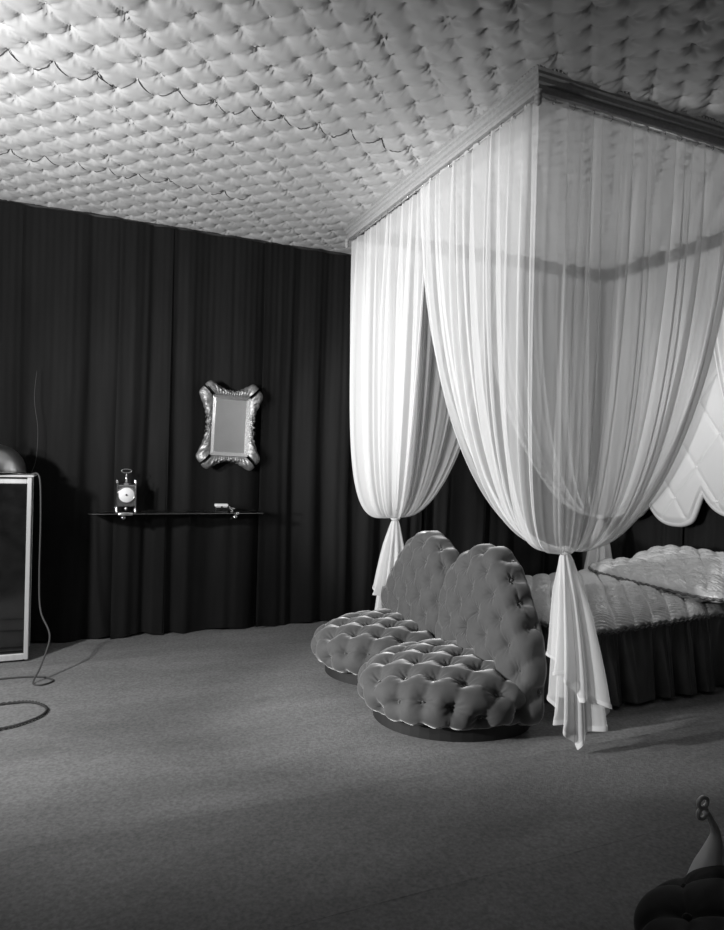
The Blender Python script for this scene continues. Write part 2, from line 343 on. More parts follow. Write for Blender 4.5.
# ---------------------------------------------------------------- sheer bed curtains, one gathered at each corner
def bez(P0, P1, P2, P3, t):
    t = t[:, None]; return (1-t)**3*P0+3*(1-t)**2*t*P1+3*(1-t)*t*t*P2+t**3*P3
def bed_curtain(corner, dirx, diry, lenx, leny, K, label, seed, tailshift=(0.05, 0.0), hemz=0.0):
    r = np.random.default_rng(seed); K = np.array(K, float)
    root = thing('bed_curtain', label, 'curtain', (K[0]+tailshift[0], K[1]+tailshift[1], 0), 'sheer white curtains at the canopy corners')
    off = 0.052
    # threads run from the middle of the y side, round the corner, to the middle of the x side
    n = 470; nt = 56; tot = lenx+leny; s = np.linspace(0, tot, n)
    ts = np.linspace(0, 1, nt)**0.9
    ph = r.uniform(0, 6.28, 8)
    V = np.zeros((n, nt, 3))
    warp = s+0.020*np.sin(2*PI*s/0.31+ph[0])+0.012*np.sin(2*PI*s/0.173+ph[1])
    pl = 0.75*np.sin(2*PI*warp/0.078+ph[2])+0.55*np.sin(2*PI*warp/0.121+ph[3])+0.22*np.sin(2*PI*warp/0.037+ph[4])
    big = np.sin(2*PI*s/0.27+ph[5])
    top = HC-0.108
    for k in range(n):
        if s[k] < leny:
            e = leny-s[k]; T = np.array([corner[0]+dirx*off, corner[1]+diry*(off+e), top]); nrm = np.array([-dirx, 0, 0.0]); far = e/leny
        else:
            e = s[k]-leny; T = np.array([corner[0]+dirx*(off+e), corner[1]+diry*off, top]); nrm = np.array([0, -diry, 0.0]); far = e/lenx
        wc = math.exp(-(e/0.08)**2); cn = np.array([-dirx, -diry, 0])/math.sqrt(2); nrm = nrm*(1-wc)+cn*wc; nrm /= np.linalg.norm(nrm)
        h = T[2]-K[2]
        af = 0.93-0.42*far**0.8+0.03*math.sin(7*s[k]+ph[6]); bf = 0.20+0.32*far; sag = 0.125+0.02*big[k]
        end = K+np.array([0.030*math.cos(2*PI*k/n), 0.030*math.sin(2*PI*k/n), 0.0])+nrm*0.012
        P1 = T+np.array([0, 0, -h*af]); P2 = T*(1-bf)+end*bf; P2[2] = K[2]-sag+0.05; P2 += nrm*0.015*(1-far)
        c = bez(T, P1, P2, end, ts)
        a1 = 0.025*(1-0.30*ts)*np.clip(1-ts, 0, 1)**0.25*np.clip(0.35+ts*4, 0, 1); a2 = 0.022*np.sin(PI*ts)**1.2
        V[k] = c+nrm[None]*(pl[k]*a1+big[k]*a2)[:, None]+nrm[None]*(0.020*math.exp(-(e/0.022)**2)*(1-ts)**0.3)[:, None]
    cloth = obj('sheer_panel', (V.reshape(-1, 3), grid_faces(n, nt)), M['sheer'], root)
    for kk in (0, n-1):     # doubled leading edge
        p = V[kk]; obj('edge_hem', tube(p[::2], 0.0045, 5, cap=False), M['hem'], cloth)
    # gathered tie
    th = np.linspace(0, 2*PI, 49)[:-1]; zt = np.linspace(-0.020, 0.020, 9)
    TH, ZT = np.meshgrid(th, zt, indexing='ij')
    rr = 0.032*np.sqrt(np.clip(1-(ZT/0.0225)**2, 0.02, 1))*(0.93+0.07*np.sin(9*TH+14*ZT/0.03))+0.006
    obj('gathered_tie', grid(K[0]+rr*np.cos(TH), K[1]+rr*np.sin(TH), K[2]-0.008+ZT, True, False), M['tie'], root)
    # hanging tail: two nested folded layers with a zigzag hem
    for layer in (0, 1):
        nth = 150; nz = 34; th = np.linspace(0, 2*PI, nth+1)[:-1] if layer == 0 else np.linspace(0.5, 2*PI-0.9, nth)
        q = np.linspace(0, 1, nz); TH, Q = np.meshgrid(th, q, indexing='ij')
        hz = hemz+0.022+0.20*(0.5-0.5*np.cos(TH-4.2-0.9*layer))**0.7+0.05*np.abs(np.sin(2.5*(TH-4.2)))+0.17*layer
        rad = 0.026+0.105*Q**0.75*(1+0.12*layer)*(1+0.25*np.cos(TH-0.4))
        fold = 1+(0.26*np.sin(9*TH+ph[2]+1.2*Q)+0.16*np.sin(5*TH+ph[3]))*np.clip(Q*3, 0.25, 1)
        R_ = rad*fold
        zz = (K[2]-0.03)*(1-Q)+hz*Q
        drift = (1-(1-Q)**1.3)
        Xc = K[0]+tailshift[0]*drift+R_*np.cos(TH); Yc = K[1]+tailshift[1]*drift+0.75*R_*np.sin(TH)
        tl = obj('hanging_tail', grid(Xc, Yc, zz, layer == 0, False), M['sheer'], root)
        qn = nz-2
        gx = np.stack([Xc[:, qn:], Yc[:, qn:], zz[:, qn:]], -1); cen = np.array([K[0]+tailshift[0], K[1]+tailshift[1], 0])
        dv_ = gx-cen; dv_[..., 2] = 0; gx = gx+0.004*dv_/(np.linalg.norm(dv_, axis=-1, keepdims=True)+1e-9)
        obj('tail_hem', grid(gx[..., 0], gx[..., 1], gx[..., 2], layer == 0, False), M['hem'], tl)
    return root, V
K1 = (2.165, 2.55, 0.972); MX, MY = (CX0+CX1)/2, (CY0+CY1)/2
near, Vn = bed_curtain(corners[0], 1, 1, MX-CX0, MY-CY0-0.06, K1, 'sheer white bed curtain tied low at the near corner, right of the sofa', 7, (0.085, -0.025))
bed_curtain((CX0+0.022, CY1), 1, -1, MX-CX0, MY-CY0-0.01, (2.125, 4.36, 0.945), 'sheer white bed curtain at the far left corner, tied left of the sofa back', 8, (0.0, 0.03))
bed_curtain(corners[2], -1, -1, MX-CX0, MY-CY0, (4.10, 4.40, 0.93), 'sheer white bed curtain at the far head corner behind the bed', 9, (0.0, 0.0))
bed_curtain(corners[1], -1, 1, MX-CX0-.03, MY-CY0, (3.98, 2.52, 0.96), 'sheer white bed curtain at the near head corner on the right', 10, (0.0, 0.0))
# tasselled tie cord hanging beside the near tail
cp = spline([(2.31, 2.60, 0.62), (2.45, 2.615, 0.36), (2.51, 2.63, 0.16), (2.52, 2.63, 0.05)], 30)
cordo = tag(obj('tie_cord', tube(cp, 0.010, 8), M['chain'], loc=(2.52, 2.63, 0)), 'dark tie cord with small bright beads hanging beside the near curtain tail', 'cord')
obj('bead', lathe([(0.002, 0.004), (0.012, 0.009), (0.017, 0.021), (0.012, 0.033), (0.002, 0.038)], (2.525, 2.63, 0), 14), M['nickel'], cordo)
obj('bead', lathe([(0.006, 0.05), (0.012, 0.06), (0.014, 0.075), (0.011, 0.09), (0.006, 0.10)], (2.52, 2.63, 0), 12), M['nickel'], cordo)

# ---------------------------------------------------------------- double-lobed tufted sofa at the foot of the bed
sofa = thing('boudoir_sofa', 'deep-buttoned grey velvet sofa with two round seats and two arched backs', 'sofa', (1.97, 3.52, 0))
bdome = lathe([(0.001, 0.010), (0.007, 0.008), (0.012, 0.003), (0.013, -0.004)], (0, 0, 0), 10)
def place_buttons(pts, nrms, parent, m, scale=1.0):
    b = BASE[parent.name]
    for p, nn in zip(pts, nrms):
        if not hasattr(place_buttons, m.name):
            me = bpy.data.meshes.new('button'); me.from_pydata((np.array(bdome[0])*scale).tolist(), [], bdome[1]); me.shade_smooth(); me.materials.append(m); setattr(place_buttons, m.name, me)
        o = bpy.data.objects.new('button', getattr(place_buttons, m.name)); C.objects.link(o); o.parent = parent
        o.location = Vector(p)-Vector(b); o.rotation_euler = Vector(nn).to_track_quat('Z', 'Y').to_euler()
def puff(name, base_fn, ns, nt, lat, A, m, parent, mask=None, crease=0.5, buttons=True, loc=None, wr=0.05, noflip=False):
    """base_fn(S,T)->X,Y,Z,u,v of a closed-round surface; displaced outward by a buttoned relief"""
    S, T = np.meshgrid(np.linspace(0, 2*PI, ns+1)[:-1], np.linspace(0, 1, nt), indexing='ij')
    X, Y, Z, u, v = base_fn(S, T)
    P = np.stack([X, Y, Z], -1)
    dS = np.roll(P, -1, 0)-np.roll(P, 1, 0); dT = np.gradient(P, axis=1)
    N = np.cross(dS, dT); N /= np.linalg.norm(N, axis=-1, keepdims=True)+1e-9
    cen = P.mean((0, 1)); sg = np.sign(((P-cen)*N).sum(-1).mean()); N = N*sg
    h = tuft(u, v, crease, wr)-0.55
    if mask is not None: h = h*mask(S, T)
    Q = P+N*(A*h)[..., None]
    F = grid_faces(ns, nt, True, False)
    if sg < 0: F = F[:, ::-1]
    o = obj(name, (Q.reshape(-1, 3), F), m, parent, loc)
    if buttons:
        d = np.hypot(u-np.round(u), v-np.round(v)); best = {}
        for i in range(ns):
            for j in range(2, nt-2):
                if d[i, j] < 0.09:
                    if mask is not None and float(mask(S[i, j], T[i, j])) < 0.9: continue
                    kk = (round(float(u[i, j])), round(float(v[i, j])))
                    if kk not in best or d[i, j] < best[kk][0]: best[kk] = (d[i, j], i, j)
        place_buttons([Q[i, j]+N[i, j]*0.002 for _, i, j in best.values()], [N[i, j] for _, i, j in best.values()], parent if parent is not None and False else o, m)
    return o
def seat_fn(cx, cy, rx, ry, zb=0.070, zt=0.318, lat=(0.118, 0.110), ox=0.0, oy=0.0, rb=None):
    h_ = zt-zb; pr = spline([(0.004, zt), (0.35, zt-0.02*h_), (0.62, zt-0.08*h_), (0.82, zt-0.20*h_), (0.955, zt-0.38*h_), (1.0, zt-0.58*h_), (0.985, zb+0.20*h_), (0.93, zb+0.05*h_), (0.86, zb)], 130)
    arc = np.concatenate([[0], np.cumsum(np.hypot(np.diff(pr[:, 0])*0.5*(rx+ry), np.diff(pr[:, 1])))])
    t0 = np.linspace(0, 1, len(pr)); aq = np.linspace(0, arc[-1], len(pr))
    def fn(S, T):
        A_ = T*arc[-1]; rr = np.interp(A_, arc, pr[:, 0]); zz = np.interp(A_, arc, pr[:, 1])
        ca = np.sign(np.cos(S))*np.abs(np.cos(S))**0.92; sa = np.sign(np.sin(S))*np.abs(np.sin(S))**0.92
        X = cx+np.where(ca > 0, rb if rb else rx, rx)*rr*ca; Y = cy+ry*rr*sa
        a = (A_*np.cos(S)*1.05)/lat[0]+ox; b = (A_*np.sin(S)*1.0)/lat[1]+oy
        return X, Y, zz, (a+b)/2, (a-b)/2
    return fn
SM = lambda S, T: np.clip((1-T)/0.10, 0, 1)
plinth = obj('plinth', join(lathe([(0.001, 0), (0.47, 0), (0.47, 0.085), (0.001, 0.085)], (0, 0, 0), 48)), M['plinth'], sofa, smooth=False)
def ell(cx, cy, rx, ry, z0, z1, n=56):
    th = np.arange(n)*2*PI/n; return prism([(cx+rx*math.cos(a), cy+ry*math.sin(a)) for a in th], 'z', z0, z1)
bpy.data.objects.remove(plinth)
SX = 1.965
for (yc, nm) in ((3.115, 'near'), (3.885, 'far')):
    obj('plinth', prism([(SX+(0.36 if math.cos(a_) > 0 else 0.51)*math.cos(a_), yc+0.40*math.sin(a_)) for a_ in np.arange(56)*2*PI/56], 'z', 0.0, 0.09), M['plinth'], sofa, smooth=False)
    puff('seat_cushion', seat_fn(SX-0.01, yc, 0.565, 0.445, rb=0.36, ox=0.3 if nm == 'near' else 0.0, oy=0.3 if nm == 'near' else 0.4), 230, 150, None, 0.060, M['velvet'], sofa, SM, 0.20, wr=0.12)
def back_fn(outl, cy, cz, lat, D=0.14, xb=2.13, ox=0, oy=0):
    o = spline(outl, 400, True); ang = np.unwrap(np.arctan2(o[:, 1]-cz, o[:, 0]-cy)); rad = np.hypot(o[:, 0]-cy, o[:, 1]-cz)
    if ang[-1] < ang[0]: ang = ang[::-1]; rad = rad[::-1]
    an = np.concatenate([ang-2*PI, ang, ang+2*PI]); ra = np.concatenate([rad]*3)
    def fn(S, T):
        r = np.interp(S, an, ra)
        al = T*PI*0.86                                   # 0 front centre .. pi back centre
        g = np.sin(np.clip(al, 0, PI/2))**0.72; g = np.where(al > PI/2, np.abs(np.sin(al))**0.4, g)
        dp = np.where(al < PI/2, D*np.abs(np.cos(al))**0.62, -0.08*np.abs(np.cos(al))**0.5)
        g = np.maximum(g, 1e-3)
        Y = cy+r*g*np.cos(S); Z = cz+r*g*np.sin(S); X = xb+0.10*(Z-0.3)-dp
        k = np.where(al < PI/2, 1.0, 1.0)
        ext = np.maximum(al-0.9, 0)*0.05
        Yl = cy+(r*g+ext)*np.cos(S); Zl = cz+(r*g+ext)*np.sin(S)
        a = (Yl-cy)/lat[0]+ox; b = (Zl-cz)/lat[1]+oy
        return X, Y, Z, (a+b)/2, (a-b)/2
    return fn
OUT = [(3.50, 0.06), (3.56, 0.25), (3.575, 0.48), (3.54, 0.67), (3.455, 0.785), (3.34, 0.85), (3.19, 0.885), (3.06, 0.868), (2.955, 0.80), (2.885, 0.72), (2.81, 0.62), (2.74, 0.52), (2.69, 0.41), (2.67, 0.25), (2.69, 0.08), (3.0, 0.03), (3.3, 0.03)]
BM = lambda S, T: np.clip((0.72-T)/0.12, 0, 1)
puff('backrest', back_fn(OUT, 3.18, 0.44, (0.092, 0.112), ox=0.0, oy=0.0), 240, 150, None, 0.054, M['velvet'], sofa, BM, 0.20, wr=0.12)
OUT2 = [(7.07-a+0.0, b-0.006) for a, b in OUT]
puff('backrest', back_fn(OUT2, 3.90, 0.44, (0.092, 0.112), ox=0.5, oy=0.5), 240, 150, None, 0.054, M['velvet'], sofa, BM, 0.20, wr=0.12)

# ---------------------------------------------------------------- bed
BX0, BX1, BY0, BY1 = 2.52, 4.30, 2.885, 4.22
bed = thing('bed', 'large bed with dark gathered taffeta skirt under the sheer canopy', 'bed', ((BX0+BX1)/2, (BY0+BY1)/2, 0))
def rrect(x0, x1, y0, y1, r, n=10):
    p = []
    for cx, cy, a in ((x1-r, y1-r, 0), (x0+r, y1-r, 90), (x0+r, y0+r, 180), (x1-r, y0+r, 270)):
        for k in range(n+1):
            t = math.radians(a+90*k/n); p.append((cx+r*math.cos(t), cy+r*math.sin(t)))
    return p
obj('mattress', prism(rrect(BX0+.05, BX1-.02, BY0+.05, BY1-.05, 0.22), 'z', 0.10, 0.415), M['mattress'], bed, smooth=False)
# gathered skirt round foot and both sides
def resample(p, n, closed=True):
    p = np.array(p); q = np.vstack([p, p[:1]]) if closed else p
    L = np.concatenate([[0], np.cumsum(np.linalg.norm(np.diff(q, axis=0), axis=1))]); s = np.linspace(0, L[-1], n, endpoint=not closed)
    return np.stack([np.interp(s, L, q[:, 0]), np.interp(s, L, q[:, 1])], -1), s, L[-1]
path, s, Ls = resample(rrect(BX0+.03, BX1, BY0+.03, BY1-.03, 0.24), 1100)
tg = np.roll(path, -1, 0)-np.roll(path, 1, 0); tg /= np.linalg.norm(tg, axis=1)[:, None]; nr = np.stack([tg[:, 1], -tg[:, 0]], -1)
q = np.linspace(0, 1, 22)
ph = s+0.03*np.sin(2*PI*s/(Ls/9))+0.02*np.sin(2*PI*s/(Ls/17)+1)
def wave(x, per): return np.sin(2*PI*x/(Ls/round(Ls/per)))
fin = 0.6*wave(ph, 0.048)+0.4*wave(ph+0.013, 0.031); brd = 0.8*wave(ph, 0.185)+0.35*wave(ph+.05, 0.093)
amp = (0.010*fin[:, None]*(1-0.75*q[None])+0.060*brd[:, None]*q[None]**0.7+0.055*q[None])
amp = amp+0.012*np.exp(-((q[None]-0.0)/0.05)**2)
Xs = path[:, 0:1]+nr[:, 0:1]*amp; Ys = path[:, 1:2]+nr[:, 1:2]*amp
Zt = 0.418+0.045*np.clip((path[:, 0:1]-2.7)/0.9, 0, 1)
Zs = Zt*(1-q[None])+(0.018+0.010*brd[:, None])*q[None]
obj('gathered_skirt', grid(Xs, Ys, Zs, True, False), M['skirt'], bed)
# frame and feet under the skirt
obj('bed_frame', prism(rrect(BX0+.08, BX1-.04, BY0+.08, BY1-.08, 0.2), 'z', 0.06, 0.10), M['plinth'], bed, smooth=False)
for fx in (BX0+.2, BX1-.2):
    for fy in (BY0+.2, BY1-.2):
        obj('foot', lathe([(0.03, 0), (0.04, 0.02), (0.03, 0.05), (0.04, 0.062)], (fx, fy, 0), 14), M['plinth'], bed)
# quilted coverlet (rests on the bed)
def quilt(u, v, soft=0.35):
    return np.abs(np.sin(PI*u))**soft, np.abs(np.sin(PI*v))**soft
out, _, _ = resample(rrect(BX0+.005, BX1-.005, BY0+.003, BY1-.003, 0.26), 640)
cen = np.array([(BX0+BX1)/2, (BY0+BY1)/2]); tt = np.concatenate([np.linspace(0.002, 1, 120), [1.0, 0.99, 0.97]])
Pxy = cen[None, None]+(out[:, None]-cen)*tt[None, :, None]
Xq, Yq = Pxy[..., 0], Pxy[..., 1]
u = (Xq*0.80-Yq*0.62)/0.118+0.08*wob(Xq, Yq, 3, 1); v = (Xq*0.62+Yq*0.80)/0.36
qa, qb = quilt(u, v)
edge = np.clip(tt[None], 0, 1)**10
Zc = 0.455+0.045*np.clip((Xq-2.7)/0.9, 0, 1)-0.035*edge+0.019*qa+0.007*qb+0.045*(1-tt[None]**2)*np.ones_like(Xq)
fd = np.cos(PI*v*4.0+2*np.sin(3*u))
Zc = Zc+0.008*np.sin(2*PI*(Xq*0.55+Yq*0.83)/0.030+2.4*wob(Xq, Yq, 7, 3)+2*np.sin(PI*u))*qa
Zc[:, -2] -= 0.035; Zc[:, -1] -= 0.042
Zc[:, -3] -= 0.010
cov = obj('quilted_coverlet', grid(Xq, Yq, Zc, True, False), M['satin'])
tag(cov, 'shiny silver-grey quilted satin coverlet spread over the bed', 'coverlet')
def ruche(z):
    p2, s2, L2 = resample(rrect(BX0+.0, BX1, BY0+.0, BY1, 0.26), 500)
    z_ = z+0.045*np.clip((p2[:, 0]-2.7)/0.9, 0, 1)+0.006*np.sin(2*PI*s2/(L2/150))
    return np.stack([p2[:, 0], p2[:, 1], z_], -1)
obj('ruched_edging', tube(ruche(0.420), 0.006, 7, True), M['skirt'], cov)
# pillows
def pillow(cx, cy, cz, lx, ly, th, rz, tilt, label, seed, lat=0.16):
    n, m_ = 220, 70
    S, T = np.meshgrid(np.linspace(0, 2*PI, n+1)[:-1], np.linspace(0, 1, m_), indexing='ij')
    al = T*PI; e = 0.42
    r = 1/(np.abs(np.cos(S))**4+np.abs(np.sin(S))**4)**0.25
    g_ = np.sin(al)**0.62; X = lx/2*r*g_*np.cos(S)*0.97; Y = ly/2*r*g_*np.sin(S)*0.97
    Z = th/2*np.sign(np.cos(al))*np.abs(np.cos(al))**0.9
    u = (X+Y)/lat+0.1*wob(X, Y, 6, seed); v = (X-Y)/lat+0.1*wob(Y, X, 6, seed+1)
    qa, qb = quilt(u, v, 0.45); Z = Z+np.sign(Z)*0.022*(qa*qb-0.6)*np.clip(np.abs(np.cos(al))*2.5, 0, 1)+0.004*np.sin(2*PI*X/0.024+3*wob(X, Y, 9, 2))*np.abs(np.cos(al))
    cr, sr = math.cos(rz), math.sin(rz); ct, st = math.cos(tilt), math.sin(tilt)
    Xt = X*ct-Z*st; Zt = X*st+Z*ct
    Xw = cx+Xt*cr-Y*sr; Yw = cy+Xt*sr+Y*cr
    o = obj('pillow', grid(Xw, Yw, cz+Zt, True, False), M['satin']); tag(o, label, 'pillow', 'quilted satin pillows at the bed head')
    j = m_//2; ring = np.stack([Xw[:, j], Yw[:, j], cz+Zt[:, j]], -1)
    obj('frilled_piping', tube(ring+np.array([0, 0, -0.004])+0.004*np.sin(np.arange(n)*1.9)[:, None], 0.010, 6, True), M['skirt'], o)
    return o
pillow(3.76, 3.40, 0.60, 0.46, 1.26, 0.13, 0.0, 0.10, 'long quilted satin pillow lying at the front of the bed head', 2)
pillow(4.06, 3.36, 0.685, 0.44, 1.10, 0.13, 0.0, 0.25, 'quilted satin pillow peeking up behind the front pillow', 5)
# ---- padded, scalloped head panel hanging against the right wall
ya, yb = 2.25, 4.62
yv = np.linspace(ya, yb, 300)
def hemline(y):
    c = (y-3.91)/0.26
    f = c-np.round(c/2)*2                       # lobes 0.58 m wide
    z = 0.915+0.16*np.abs(f)**2.6
    step = np.clip((3.76-y)/0.10, 0, 1); return z+0.12*step*step*(3-2*step)
hz = hemline(yv); tq = np.linspace(0, 1, 190)
Yh = yv[:, None]+0*tq[None]; Zh = hz[:, None]*(1-tq)+(HC-0.01)*tq
a = (Yh-3.705)/0.19; b = (Zh-1.377)/0.2545
ed = np.clip(np.minimum(tq[None]*(HC-hz[:, None])/0.05, 1), 0, 1)
Xh = 4.44-0.05-0.012*(1-np.exp(-np.minimum(np.abs((a+b)/2-np.round((a+b)/2)), np.abs((a-b)/2-np.round((a-b)/2)))/0.03))*ed-0.012*tuft((a+b)/2, (a-b)/2, 0.6, 0.02)*ed
fr = grid(Xh, Yh, Zh); bk = grid(0*Xh[:, ::189]+4.44, Yh[:, ::189], Zh[:, ::189])
head = thing('head_panel', 'white diamond-padded satin panel with a scalloped hem above the bed head', 'wall hanging', (4.44, 3.45, 0.95))
obj('padded_face', fr, M['headpad'], head); obj('backing', bk, M['headpad'], head)
rim = np.stack([np.full_like(yv, 4.41), yv, hz], -1); obj('hem_roll', tube(rim, 0.026, 8), M['headpad'], head)
hb = []
for i in range(-9, 7):
    for j in range(-3, 8):
        if (i+j) % 2 == 0:
            y, z_ = 3.705+i*0.19, 1.377+j*0.2545
            if ya+.05 < y < yb-.05 and float(hemline(np.array(y)))+0.06 < z_ < HC-.1: obj('button', lathe([(0.001, -0.010), (0.008, -0.008), (0.011, -0.002), (0.011, 0.004)], (4.39, y, z_), 10, 'x'), M['button'], head)

# ---------------------------------------------------------------- ornate mirror
mx, my, mz = 1.030, 5.035, 1.577
mir = thing('wall_mirror', 'small rectangular mirror in a hammered silver frame with flaring petal corners', 'mirror', (mx, my+0.03, mz-0.3))
IW, IH = 0.256, 0.424; LEAN = 0.026
def mw(p):
    p = np.asarray(p, float); x = p[..., 0]; z_ = p[..., 1]; d_ = p[..., 2]
    return np.stack([mx+x*math.cos(LEAN)+z_*math.sin(LEAN), my-d_, mz-x*math.sin(LEAN)+z_*math.cos(LEAN)], -1)
gv, gf = prism([(-IW/2, -IH/2), (IW/2, -IH/2), (IW/2, IH/2), (-IW/2, IH/2)], 'z', 0.004, 0.010)
obj('mirror_glass', (mw(gv), gf), M['mirror'], mir, smooth=False)
for side in range(4):
    L = IW if side % 2 == 0 else IH
    sgn = 1 if side in (0, 1) else -1
    ss = np.linspace(-1, 1, 90); t_s = np.linspace(0, 1, 26); S, T = np.meshgrid(ss, t_s, indexing='ij')
    wd = (0.046 if side % 2 == 0 else 0.040)+0.088*np.abs(S)**2.8-0.055*np.clip((np.abs(S)-0.86)/0.14, 0, 1)**2
    along = S*(L/2-0.004)+np.sign(S)*np.abs(S)**4*T*0.078
    acr = T*wd+0.013
    puffz = 0.012+0.034*np.sin(PI*np.clip(T*0.92+0.08, 0, 1))**0.7*(0.75+0.4*np.abs(S)**2)+0.008*np.abs(S)**4*T
    scal = 0.005*np.sin(46*S+side)*np.sin(PI*T)*(1-0.6*np.abs(S))+0.006*np.sin(15*S+9*T+side)*T*(1-np.abs(S)**4)
    acr = acr+0.004*np.sin(38*S+1.3*side)*T*(1-np.abs(S)**2)
    pz = puffz+scal; base_ = (IH if side % 2 == 0 else IW)/2
    if side % 2 == 0: P_ = np.stack([along, sgn*(base_+acr), pz], -1)
    else: P_ = np.stack([sgn*(base_+acr), along, pz], -1)
    W_ = mw(P_); F_ = grid_faces(90, 26)
    if side in (0, 3): F_ = F_[:, ::-1]
    back_ = P_.copy(); back_[..., 2] = -0.012; W2 = mw(back_[:, ::25])
    ring_ = [W_[:, -1], mw(back_[:, -1])]
    st = np.stack(ring_, 1)
    pt = obj('frame_petal_side', join((W_.reshape(-1, 3), F_.tolist()), (st.reshape(-1, 3), grid_faces(90, 2).tolist()), (W2.reshape(-1, 3), grid_faces(90, 2).tolist())), M['silver'], mir)
    # bright bevelled slip between glass and frame
    if side % 2 == 0: poly = [(-IW/2-.013, sgn*(IH/2+.015)), (IW/2+.013, sgn*(IH/2+.015)), (IW/2-.012, sgn*(IH/2-.012)), (-IW/2+.012, sgn*(IH/2-.012))]
    else: poly = [(sgn*(IW/2+.015), -IH/2-.013), (sgn*(IW/2+.015), IH/2+.013), (sgn*(IW/2-.012), IH/2-.012), (sgn*(IW/2-.012), -IH/2+.012)]
    vv = [(p[0], p[1], z_) for z_, k0 in ((0.005, 0), ) for p in poly]+[(poly[0][0], poly[0][1], 0.024), (poly[1][0], poly[1][1], 0.024), (poly[2][0], poly[2][1], 0.013), (poly[3][0], poly[3][1], 0.013)]
    obj('bevel_slip', (mw(vv), [[0, 1, 2, 3], [4, 5, 6, 7], [0, 1, 5, 4], [1, 2, 6, 5], [2, 3, 7, 6], [3, 0, 4, 7]]), M['bevel'], mir, smooth=False)
    for tq_ in (-0.12, 0.12, 0.0):
        a_ = tq_*L; o_ = sgn*(base_+0.052)
        c_ = mw(np.array((a_, o_, 0.034) if side % 2 == 0 else (o_, a_, 0.034)))
        obj('glass_stud', lathe([(0.002, -0.014), (0.009, -0.009), (0.012, 0), (0.010, 0.008)], c_, 10, 'y'), M['chrome'], mir)

# ---------------------------------------------------------------- glass shelf with clock and small box
SZ = 0.922
shelf = thing('glass_shelf', 'long clear glass shelf on metal brackets below the mirror', 'shelf', (0.67, 5.07, SZ-0.05))
SP = rrect(0.045, 1.285, 4.865, 5.075, 0.05, 8)
obj('glass_plate', prism(SP, 'z', SZ, SZ+0.010), M['glass'], shelf, smooth=False)
obj('polished_edge', tube([(p[0], p[1], SZ+0.005) for p in SP], 0.0013, 6, True), M['nickel'], shelf)
for bx in (0.285, 1.07):
    br = obj('bracket', tube(spline([(bx, 5.09, SZ-0.055), (bx, 5.02, SZ-0.040), (bx, 4.95, SZ-0.018), (bx, 4.885, SZ-0.004)], 20), np.linspace(0.010, 0.006, 20), 8), M['nickel'], shelf)
    obj('clip', box(bx-0.05 if bx < 1 else bx-0.012, bx+0.05 if bx < 1 else bx+0.012, 4.858, 4.880, SZ-0.006, SZ+0.016, 0.004), M['nickel'], br)
    obj('scroll', lathe([(0.002, -0.022), (0.016, -0.016), (0.022, -0.006), (0.012, 0.004), (0.004, 0.010)], (bx-0.012, 4.895, SZ-0.014), 14), M['chrome'], br)
ckx, cky, ckz = 0.292, 4.985, SZ+0.011
clock = thing('carriage_clock', 'small square metal clock with white round dial standing on glass shelf', 'clock', (ckx, cky, ckz))
W, D_ = 0.062, 0.045
obj('case', box(ckx-W, ckx+W, cky-D_, cky+D_, ckz+0.040, ckz+0.192, 0.006), M['nickel'], clock, smooth=False)
obj('dial', lathe([(0.001, -0.007), (0.049, -0.007), (0.052, -0.003), (0.052, 0.002)], (ckx, cky-D_-0.003, ckz+0.123), 36, 'y'), M['dial'], clock)
obj('bezel', tube([(ckx+0.055*math.cos(a_), cky-D_-0.006, ckz+0.123+0.055*math.sin(a_)) for a_ in np.linspace(0, 2*PI, 37)[:-1]], 0.0045, 8, True), M['chrome'], clock)
obj('hub', lathe([(0.001, -0.006), (0.006, -0.004), (0.007, 0.002)], (ckx, cky-D_-0.012, ckz+0.123), 12, 'y'), M['black'], clock)
for sx in (-1, 1):
    for sy in (-1, 1):
        px_, py_ = ckx+sx*W, cky+sy*D_
        obj('corner_post', lathe([(0.009, 0), (0.010, 0.008), (0.005, 0.016), (0.006, 0.04), (0.006, 0.195), (0.008, 0.20), (0.008, 0.21), (0.006, 0.222), (0.001, 0.228)], (px_, py_, ckz), 10), M['chrome'], clock)
obj('top_cap', lathe([(0.035, 0.192), (0.034, 0.20), (0.018, 0.208), (0.008, 0.222), (0.006, 0.25), (0.008, 0.262), (0.005, 0.275)], (ckx, cky, ckz), 16), M['chrome'], clock)
obj('ring_handle', tube([(ckx+0.034*math.cos(a_), cky, ckz+0.290+0.014*math.sin(a_)) for a_ in np.linspace(0, 2*PI, 33)[:-1]], 0.003, 8, True), M['nickel'], clock)
obj('pendant', lathe([(0.004, 0.036), (0.012, 0.030), (0.012, 0.018), (0.006, 0.012)], (ckx, cky-0.02, ckz), 12), M['chrome'], clock)
bxx = 0.965; bb = thing('trinket_box', 'tiny bright metal box on the right part of the glass shelf', 'box', (bxx, 4.94, ckz))
obj('body', box(bxx-0.048, bxx+0.044, 4.915, 4.965, ckz, ckz+0.036, 0.004), M['chrome'], bb, smooth=False)
obj('lid', box(bxx-0.050, bxx+0.046, 4.913, 4.967, ckz+0.038, ckz+0.060, 0.005), M['dial'], bb, smooth=False)
obj('clasp', box(bxx-0.010, bxx+0.002, 4.908, 4.914, ckz+0.018, ckz+0.044, 0.001), M['black'], bb, smooth=False)
fg = thing('bird_figurine', 'tiny metal bird figurine beside the box on glass shelf', 'figurine', (1.045, 4.94, ckz))
obj('body', lathe([(0.002, -0.024), (0.008, -0.016), (0.012, 0), (0.008, 0.014), (0.003, 0.022)], (1.045, 4.94, ckz+0.022), 12, 'x'), M['chrome'], fg)
obj('stand', lathe([(0.014, 0), (0.012, 0.004), (0.003, 0.007), (0.003, 0.016)], (1.045, 4.94, ckz), 12), M['nickel'], fg)
